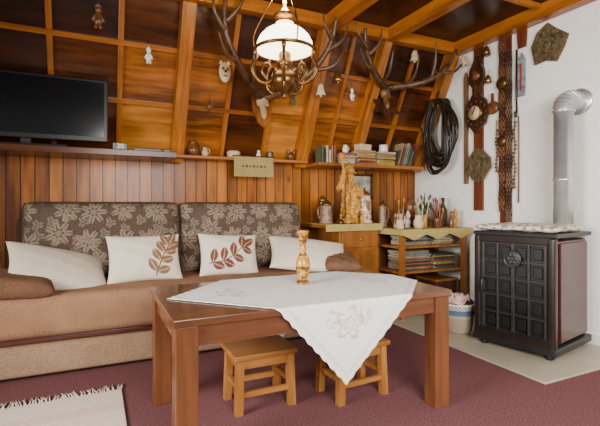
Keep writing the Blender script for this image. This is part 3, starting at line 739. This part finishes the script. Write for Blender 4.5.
pile(2.63, 3.14, .641, 5, .3, .2, [7, 0, 3, 1], '%s book on the upper shelf of the side table', mg, 'book', .012, .022, .08, .01)
pile(2.94, 3.14, .641, 4, .22, .2, [6, 2, 5], '%s book on the upper shelf of the side table', mg, 'book', .012, .022, .06, .01)
pile(2.62, 3.13, .121, 6, .32, .24, [1, 6, 3, 4], '%s book on the bottom shelf of the side table', mg, 'book', .018, .03, .06, .01)
R = thing('storage_crate', 'dark lidded wooden box under the side table', 'box', (2.94, 3.15, .121))
part(R, G().box((0, 0, .09), (.25, .28, .17), bev=.004), 'body', 'dwood', world=False); part(R, G().box((0, 0, .185), (.26, .29, .02), bev=.004), 'lid', 'cab', world=False)
tt = .791
def jar(loc, r, h, m, label, sticks, mats):
    R = tag(finish(G().lathe([(r * .9, 0), (r, .01), (r * .95, h * .8), (r, h), (r * .85, h), (r * .85, .02)]), 'storage_jar', m, loc, local=True), label, 'jar')
    for i in range(sticks):
        a = 2 * PI * i / sticks; rr = r * .6; ln = random.uniform(.1, .2)
        p0 = (loc[0] + rr * math.cos(a), loc[1] + rr * math.sin(a), loc[2] + .03); p1 = (loc[0] + rr * 1.9 * math.cos(a), loc[1] + rr * 1.9 * math.sin(a), loc[2] + h * .7 + ln)
        g = G().tube([p0, p1], .004, 6).ell(p1, (.008, .008, .02))
        solo(g, 'paintbrush', random.choice(mats), 'long-handled brush standing in the jar', 'brush', 'brushes in the jars')
jar((2.72, 3.1, tt), .055, .12, 'carve', 'turned wooden jar filled with brushes on the side table', 9, ['carve', 'dwood', 'cream'])
jar((2.86, 3.04, tt), .04, .09, 'brown', 'brown cup with pencils on the side table', 7, ['carve', 'red', 'dwood'])
jar((2.41, 3.02, tt), .035, .08, 'cream', 'small cream pot with pencils on the side table', 5, ['carve', 'dwood'])
stein((2.49, 3.14, tt), .042, .13, 'porc', 'brown', 'painted porcelain mug on the side table', 0)
stein((2.43, 3.3, tt), .04, .2, 'relief', 'oldbrass', 'tall stoneware jug with lid on the side table', 0)
jug('ceramic_jug', (2.6, 3.0, tt), .95, 'cream', 'cream ceramic jug on the side table')
jug('ceramic_jug', (2.59, 3.28, tt), 1.4, 'brown', 'big brown jug at the rear of the side table', rz=2)
def bottle(loc, s, m, label):
    solo(G().lathe([(.03, 0), (.032, .01), (.032, .12), (.012, .16), (.011, .2), (.014, .205), (.014, .215), (.01, .215)], sc=(s, s, s)), 'bottle', m, label, 'bottle', loc=loc)
bottle((2.97, 3.12, tt), 1.0, 'dwood', 'dark brown bottle on the side table')
bottle((2.98, 2.99, tt), .7, 'brown', 'brown bottle on the side table')
bottle((3.08, 3.2, tt), 1.3, 'dwood', 'tall dark bottle on the side table')
solo(G().ell((0, 0, .05), (.035, .03, .05)).ell((0, -.01, .12), (.024, .024, .028)).ell((-.035, -.01, .06), (.012, .012, .03)).ell((.035, -.01, .06), (.012, .012, .03)).lathe([(.035, 0), (.037, .008), (.03, .012)]).lathe([(.028, 0), (.004, .04)], (0, -.008, .135)), 'carved_figurine', 'carve', 'small carved wooden gnome figurine on the side table', 'figurine', loc=(3.07, 3.04, tt))
solo(G().ell((0, 0, .045), (.03, .028, .045)).ell((0, -.01, .105), (.022, .022, .025)).lathe([(.03, 0), (.032, .008), (.026, .012)]).lathe([(.026, 0), (.003, .045)], (0, -.006, .115)), 'carved_figurine', 'white', 'small white robed figurine on the side table', 'figurine', loc=(2.64, 3.2, tt))
solo(G().lathe([(.045, 0), (.05, .01), (.035, .03), (.03, .08), (.05, .12), (.055, .2), (.04, .25), (.01, .27)]), 'lidded_urn', 'brown', 'dark brown lidded urn on the side table', 'urn', loc=(2.75, 3.29, tt))
g = G()
for k in range(14):
    a = random.uniform(0, 6.28); r = random.uniform(.02, .08); h = random.uniform(.16, .32)
    g.tube([(0, 0, .06), (r * .4 * math.cos(a), r * .4 * math.sin(a), h * .6), (r * math.cos(a), r * math.sin(a), h)], .003, 5).ell((r * math.cos(a), r * math.sin(a), h), (.014, .005, .03), (0, .4, a))
P = thing('potted_plant', 'small leafy potted plant on the side table', 'plant', (2.92, 3.28, tt))
part(P, g, 'foliage', 'green', world=False); part(P, G().lathe([(.04, 0), (.055, .07), (.06, .08), (.05, .08)]), 'pot', 'brown', world=False)

# basket
BK = thing('wicker_basket', 'round wicker basket with blue band and white liner on the tiles', 'basket', (2.56, 2.5, .012))
part(BK, G().lathe([(.088, 0), (.098, .02), (.104, .05), (.112, .1), (.12, .15), (.126, .21), (.132, .225), (.122, .22), (.095, .03)], seg=28), 'body', 'wicker', world=False)
part(BK, G().tube([(.128 * math.cos(a * PI / 12), .128 * math.sin(a * PI / 12), .225) for a in range(24)], .01, 6, closed=True), 'rim', 'white', world=False)
def drape(c, R0, name, m, label, cat, ph0):
    g = G(); n = 12; V = []; F = []; K = 40
    for i in range(n + 1):
        t = i / n
        for k in range(K):
            ph = 2 * PI * k / K
            r = R0 * (t ** .8) * (1 + .12 * math.sin(4 * ph + ph0) * t + .06 * math.sin(9 * ph) * t)
            z = .04 * (1 - t * t) + .02 * math.sin(3 * ph + 9 * t + ph0) * t + .012 * math.sin(7 * ph - 12 * t)
            V.append((r * math.cos(ph), r * math.sin(ph), z))
    for i in range(n):
        for k in range(K):
            k2 = (k + 1) % K; F.append((i * K + k, i * K + k2, (i + 1) * K + k2, (i + 1) * K + k))
    g.add(V, F, None, 0, True)
    o = solo(g, name, m, label, cat, loc=c); md = o.modifiers.new('s', 'SOLIDIFY'); md.thickness = .004
drape((2.55, 2.495, .262), .105, 'folded_cloth', 'pink', 'crumpled pink and cream cloth piled in the basket', 'cloth', 3.6)

# ------------------------------------------------------------------ stove
SR = math.radians(12)
D, W = .56, .53
def SP(lx_, ly_, z=0):
    c, s_ = math.cos(SR), math.sin(SR); return (2.815 + lx_ * c - ly_ * s_, 2.06 + lx_ * s_ + ly_ * c, z)
SV = thing('stove', 'black cast iron stove with brown enamel sides on beige tiles', 'stove', SP(0, 0, .012), SR)
part(SV, G().box((0.01, 0, .42), (D - .05, W - .02, .68), bev=.02, seg=3), 'body', 'enamel', world=False)
for sy in (-1, 1): part(SV, G().box((.02, sy * (W / 2 - .005), .42), (D - .12, .02, .64), bev=.008, seg=2), 'side_panel', 'enamel', 'glossy dark red-brown enamel side', world=False)
g = G()
for sy in (-1, 1): g.box((-D / 2 + .015, sy * (W / 2 - .018), .42), (.06, .05, .72), bev=.018, seg=4)
g.box((-D / 2 + .012, 0, .755), (.05, W - .04, .05), bev=.006).box((-D / 2 + .012, 0, .1), (.05, W - .04, .06), bev=.006)
part(SV, g, 'front_frame', 'bronze', 'dark bronze enamel frame', world=False)
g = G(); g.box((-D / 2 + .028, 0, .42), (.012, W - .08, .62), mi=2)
nc, nr = 4, 5
for k in range(nc + 1): g.box((-D / 2 + .01, -.21 + .42 * k / nc, .425), (.024, .022 if k in (0, 2, 4) else .014, .62), bev=.003, seg=1, mi=1)
for k in range(nr + 1): g.box((-D / 2 + .011, 0, .125 + .6 * k / nr), (.022, W - .09, .016), bev=.003, seg=1, mi=1)
for k in range(nc):
    for j in range(nr):
        yy, zz = -.1575 + .105 * k, .185 + .12 * j
        g.box((-D / 2 + .019, yy, zz), (.012, .062, .076), bev=.005, seg=1, mi=0)
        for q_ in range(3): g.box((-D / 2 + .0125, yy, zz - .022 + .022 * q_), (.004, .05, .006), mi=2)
part(SV, g, 'front_grille', ['iron', 'iron2', 'ironb'], 'cast iron lattice grille door', world=False)
g = G().tube([(-D / 2 - .004, .055 * math.cos(a * PI / 12), .625 + .055 * math.sin(a * PI / 12)) for a in range(24)], .007, 6, closed=True).cyl((-D / 2 + .004, 0, .625), .051, .016, (0, PI / 2, 0))
for k in range(6):
    a = k * PI / 3; g.ell((-D / 2 - .006, .026 * math.cos(a), .625 + .026 * math.sin(a)), (.006, .012, .012))
part(SV, g, 'medallion', 'iron2', 'round cast ornament', world=False)
part(SV, G().tube([(-D / 2, .2, .47), (-D / 2 - .03, .2, .47), (-D / 2 - .035, .2, .38), (-D / 2, .2, .38)], .008, 8), 'handle', 'iron2', world=False)
part(SV, G().box((0, 0, .79), (D + .02, W + .03, .03), bev=.01, seg=3), 'top_plate', 'iron', world=False)
part(SV, G().box((-.0, 0, .055), (D + .03, W + .03, .05), bev=.01), 'base_plate', 'iron', world=False)
for sx in (-1, 1):
    for sy in (-1, 1): part(SV, G().lathe([(.024, 0), (.028, .008), (.03, .035)], (sx * .24, sy * .22, 0)), 'foot', 'iron', world=False)
m, nt, b = newmat('crochet_cloth'); v = coords(nt); nn = noise(nt, v, 35, 3)
nt.links.new(ramp(nt, nn, [(.4, (.24, .16, .08)), (.48, (.6, .54, .44)), (.7, (.72, .67, .57))]), b.inputs['Base Color']); bump(nt, b, nn, .8, .01); M['croc'] = m
o = solo(G().pillow(.46, .56, .045, None, 30, 30, p=8, q=.4, pin=.01, wr=.006), 'folded_blanket', 'croc', 'cream crocheted blanket folded on top of the stove', 'blanket', loc=SP(-.04, 0, .843), rot=(-PI / 2, 0, SR))
FP = thing('flue_pipe', 'shiny steel stove pipe with elbow running into the white wall', 'pipe', (3.01, 1.955, .868))
r = .065
part(FP, G().lathe([(r, 0), (r, .3), (r + .004, .302), (r + .004, .32), (r, .322), (r, .79)], seg=32), 'pipe', 'steel', world=False)
g = G(); zc = .79
pts = [(0, 0, zc)]; C = [r]
for t in range(0, 49):
    a = t * PI / 96
    pts.append((.095 - .095 * math.cos(a), 0, zc + .095 * math.sin(a) + .001)); C.append(r + (.009 if t % 6 in (0, 1, 2) else -.003))
pts.append((.175, 0, zc + .096)); C.append(r)
g.tube(pts, C, 32); o = part(FP, g, 'elbow', 'steel', world=False)
for p_ in o.data.polygons: p_.use_smooth = False
part(FP, G().lathe([(r + .03, 0), (r + .03, .006), (r, .01)], (.182, 0, zc + .096), (0, -PI / 2, 0), seg=28), 'wall_collar', 'steel', world=False)

# ------------------------------------------------------------------ right wall decoration
wx = 3.185
W4 = Matrix(((0, 1, 0, 0), (-1, 0, 0, 0), (0, 0, 1, 0), (0, 0, 0, 1)))
H = thing('leather_harness', 'coiled dark leather harness straps hanging by the white wall', 'harness', (3.07, 3.26, 1.34))
g = G()
for k in range(18):
    ry = random.uniform(.13, .2); rz = random.uniform(.26, .37); oy = random.uniform(-.03, .02); zc_ = 2.04 - rz; ph = random.uniform(0, 6)
    g.tube([(3.01 + .006 * k + .012 * math.sin(3 * a + ph), 3.25 + oy + ry * math.cos(a) * (1 - .25 * max(0, math.sin(a))) + .01 * math.sin(4 * a + ph), zc_ + rz * math.sin(a)) for a in [2 * PI * i / 44 for i in range(44)]], random.choice([.008, .011, .015]), 7, closed=True)
part(H, g, 'straps', 'leather')
part(H, G().tube([(3.05, 3.25, 2.0), (3.07, 3.25, 2.12)], .012, 7).tube([(3.03, 3.25 + .035 * math.cos(a * PI / 8), 1.98 + .04 * math.sin(a * PI / 8)) for a in range(16)], .008, 6, closed=True), 'buckle', 'oldbrass')
solo(G().poly([(-.02, 0), (.024, .0), (.02, .5), (.024, 1.0), (0, 1.06), (-.024, 1.0), (-.018, .5)], .02, W4), 'wooden_paddle', 'grwood', 'long weathered wooden plank hanging beside the harness', 'plank', loc=(wx, 3.01, 1.2))
R = thing('wall_board', 'narrow red-brown carved board hanging on the white wall', 'board', (wx, 2.86, .95))
part(R, G().poly([(-.05, 0), (.05, 0), (.05, 1.5), (0, 1.57), (-.05, 1.5)], .02, W4), 'board', 'redwood', world=False)
solo(G().poly([(-.055, 0), (.055, 0), (.055, 1.62), (0, 1.68), (-.055, 1.62)], .014, W4), 'wall_board', 'redwood', 'long red-brown backing board behind the hanging belts', 'board', loc=(wx + .006, 2.575, .84))
B = thing('barometer', 'dark carved wooden barometer with round brass dial', 'barometer', (wx - .026, 2.86, 1.66))
g = G()
half = [(.02, 0), (.05, .04), (.1, .08), (.12, .15), (.125, .22), (.1, .29), (.06, .33), (.04, .36), (.04, .42), (.075, .46), (.085, .52), (.075, .58), (.05, .62), (.03, .66), (.015, .7)]
g.poly(half + [(-a, b_) for a, b_ in half[::-1]], .03, W4)
for k in range(12):
    a = 2 * PI * k / 12; g.ell((-.012, .108 * math.cos(a), .18 + .108 * math.sin(a)), (.014, .018, .018), seg=8)
part(B, g, 'case', 'dwood', world=False)
for (zz, rr, nm_) in ((.18, .08, 'bezel'), (.52, .055, 'bezel')):
    part(B, G().lathe([(rr, 0), (rr, .014), (rr * .85, .02)], (-.014, 0, zz), (0, -PI / 2, 0), seg=28), nm_, 'oldbrass', world=False)
    part(B, G().lathe([(rr * .8, 0), (rr * .8, .004)], (-.034, 0, zz), (0, -PI / 2, 0), seg=28), 'dial', 'cream' if rr > .07 else 'brown', world=False)
part(B, G().box((-.04, 0, .2), (.003, .008, .09), (.5, 0, 0)), 'needle', 'black', world=False)
part(B, G().box((-.018, 0, .38), (.006, .024, .1)), 'thermometer', 'brass', world=False)
R = thing('wall_plaque', 'small olive relief plaque hanging on the red board', 'plaque', (wx - .03, 2.84, 1.36))
part(R, G().poly([(0, -.16), (.06, -.13), (.14, -.02), (.13, .06), (.04, .15), (-.03, .16), (-.13, .05), (-.14, -.03), (-.06, -.13)], .02, W4), 'slab', 'slate', world=False)
part(R, G().tube([(-.012, .08 * math.cos(a * PI / 10), .08 * math.sin(a * PI / 10)) for a in range(20)], .005, 6, closed=True).ell((-.012, 0, 0), (.008, .035, .04)), 'relief', 'slate', world=False)
R = thing('cutting_board', 'round carved wooden board with short handle on the wall', 'board', (wx - .004, 2.7, 1.86))
part(R, G().lathe([(.058, 0), (.06, .006), (.054, .016), (.03, .02)], (0, 0, 0), (0, -PI / 2, 0), seg=28), 'disc', 'brown', world=False)
part(R, G().box((-.007, 0, .09), (.014, .025, .08), bev=.004), 'handle', 'brown', world=False)
for (y, z0, z1, w, mm, lb) in ((2.605, .95, 2.48, .05, 'woven', 'long carved dark red patterned strip on the white wall'), (2.535, .83, 2.32, .045, 'woven2', 'long dark leather belt with pale studs on the white wall')):
    h = z1 - z0; pts = [(-w / 2, 0), (0, -.03), (w / 2, 0)] + [(w / 2 + (.008 if k % 2 else 0), h * k / 14) for k in range(1, 14)] + [(w / 2, h), (-w / 2, h)] + [(-w / 2 - (.008 if k % 2 else 0), h * k / 14) for k in range(13, 0, -1)]
    solo(G().poly(pts, .012, W4), 'wall_strap', mm, lb, 'strap', loc=(wx - .009, y, z0))
for (y, z, n_, lb) in ((2.665, 1.3, 12, 'string of dark wooden beads hanging by the belts'), (2.485, 1.15, 18, 'string of dark seed beads hanging beside the belts')):
    g = G()
    for k in range(n_): g.ell((wx - .003, y + .006 * math.sin(k), z + k * .032), (.011, .011, .014), seg=10)
    g.tube([(wx - .003, y, z), (wx - .003, y, z + n_ * .032 + .06)], .003, 5)
    solo(g, 'bead_string', 'brown', lb, 'beads')
solo(G().tube([(wx, 2.465, 2.3), (wx - .01, 2.465, 1.98), (wx, 2.465, 1.78)], .008, 6).ell((wx - .01, 2.465, 1.76), (.012, .014, .03)), 'riding_whip', 'leather', 'slim braided dark whip hanging beside the belts', 'whip')
solo(G().tube([(wx, 2.45, 1.74), (wx - .004, 2.445, 1.4), (wx, 2.45, 1.02)], .006, 6), 'thin_stick', 'grwood', 'thin weathered stick hanging beside the belts', 'stick')
solo(G().lathe([(.05, 0), (.055, .008), (.04, .018), (.01, .024)], (0, 0, 0), (0, -PI / 2, 0), seg=24), 'brass_medallion', 'oldbrass', 'round embossed bronze medallion on the strap', 'medallion', loc=(wx - .016, 2.6, 2.05))
solo(G().lathe([(.045, 0), (.05, .008), (.035, .018), (.01, .024)], (0, 0, 0), (0, -PI / 2, 0), seg=24), 'brass_medallion', 'oldbrass', 'smaller round bronze medallion on the strap', 'medallion', loc=(wx - .016, 2.6, 1.55))
R = thing('thermometer_board', 'grey-blue painted thermometer board on the white wall', 'thermometer', (wx, 2.42, 1.9))
part(R, G().poly([(-.03, 0), (.03, 0), (.035, .3), (0, .36), (-.035, .3)], .012, W4), 'board', plain('grey_blue_board', (.22, .26, .3), .5, var=.5), world=False)
part(R, G().box((-.009, 0, .16), (.006, .012, .22)).ell((-.009, 0, .05), (.006, .01, .01)), 'tube', 'red', world=False)
solo(G().poly([(-.035, 0), (.035, 0), (.045, .13), (0, .2), (-.045, .13)], .016, W4), 'wooden_tag', 'redwood', 'small dark wooden plaque hanging high on the white wall', 'plaque', loc=(wx, 2.415, 2.3))
g = G().poly([(-.14, .02), (-.09, .12), (.0, .17), (.06, .11), (.16, .03), (.13, -.05), (.07, -.15), (-.02, -.12), (-.11, -.13)], .02, W4)
R = thing('wall_plaque', 'olive-brown relief plaque with six-sided outline on the white wall', 'plaque', (wx, 2.19, 2.25))
part(R, g, 'slab', 'slate', world=False)
g = G().tube([(-.012, .075 * math.cos(a * PI / 10), .07 * math.sin(a * PI / 10)) for a in range(20)], .005, 6, closed=True).ell((-.012, 0, 0), (.008, .03, .035))
for k in range(5): g.ell((-.012, .05 * math.cos(k * 1.257), .05 * math.sin(k * 1.257)), (.006, .013, .013))
part(R, g, 'relief', 'slate', world=False)
solo(G().lathe([(.036, -.05), (.03, -.01), (.022, .02), (.004, .04)], (0, 0, 0)).tube([(0, 0, .03), (.02, 0, .08)], .003, 5), 'wall_bell', 'oldbrass', 'small aged brass bell on the white wall', 'bell', loc=(wx - .04, 2.74, 2.38))
solo(G().lathe([(.03, -.04), (.024, -.01), (.018, .02), (.004, .035)], (0, 0, 0)).tube([(0, 0, .03), (.02, 0, .08)], .003, 5), 'wall_bell', 'brass', 'small bright brass bell by the strap', 'bell', loc=(wx - .04, 2.72, 2.12))

# ------------------------------------------------------------------ lights, world, camera
def area(loc, tgt, sx, sy, e, col, sp=PI):
    l = bpy.data.lights.new('window_light', 'AREA'); l.energy = e; l.shape = 'RECTANGLE'; l.size = sx; l.size_y = sy; l.color = col; l.spread = sp
    o = bpy.data.objects.new('window_light', l); COL.objects.link(o); o.location = loc
    o.rotation_euler = (Vector(tgt) - Vector(loc)).to_track_quat('-Z', 'Y').to_euler()
area((-1.7, 1.2, 1.25), (2.2, 2.2, .3), 1.2, 1.0, 58, (1, .97, .92), 2.0)
area((.7, -1.0, 1.5), (2.7, 2.3, .5), 1.6, 1.2, 92, (1, .97, .92), 2.1)
pl = bpy.data.lights.new('lamp_bulb', 'POINT'); pl.energy = 16; pl.color = (1, .68, .34); pl.shadow_soft_size = .04
o = bpy.data.objects.new('lamp_bulb', pl); COL.objects.link(o); o.location = (lx, ly, 2.1)
w = bpy.data.worlds.new('world'); bpy.context.scene.world = w; w.use_nodes = True
w.node_tree.nodes['Background'].inputs[0].default_value = (1, .97, .94, 1); w.node_tree.nodes['Background'].inputs[1].default_value = .27
cam = bpy.data.cameras.new('camera'); co = bpy.data.objects.new('camera', cam); COL.objects.link(co)
cam.lens = 25.8; cam.sensor_width = 36; cam.shift_y = -8 / 600; cam.clip_start = .05
co.location = (0, 0, 1.0); co.rotation_euler = (PI / 2, 0, -math.radians(25.5))
bpy.context.scene.camera = co
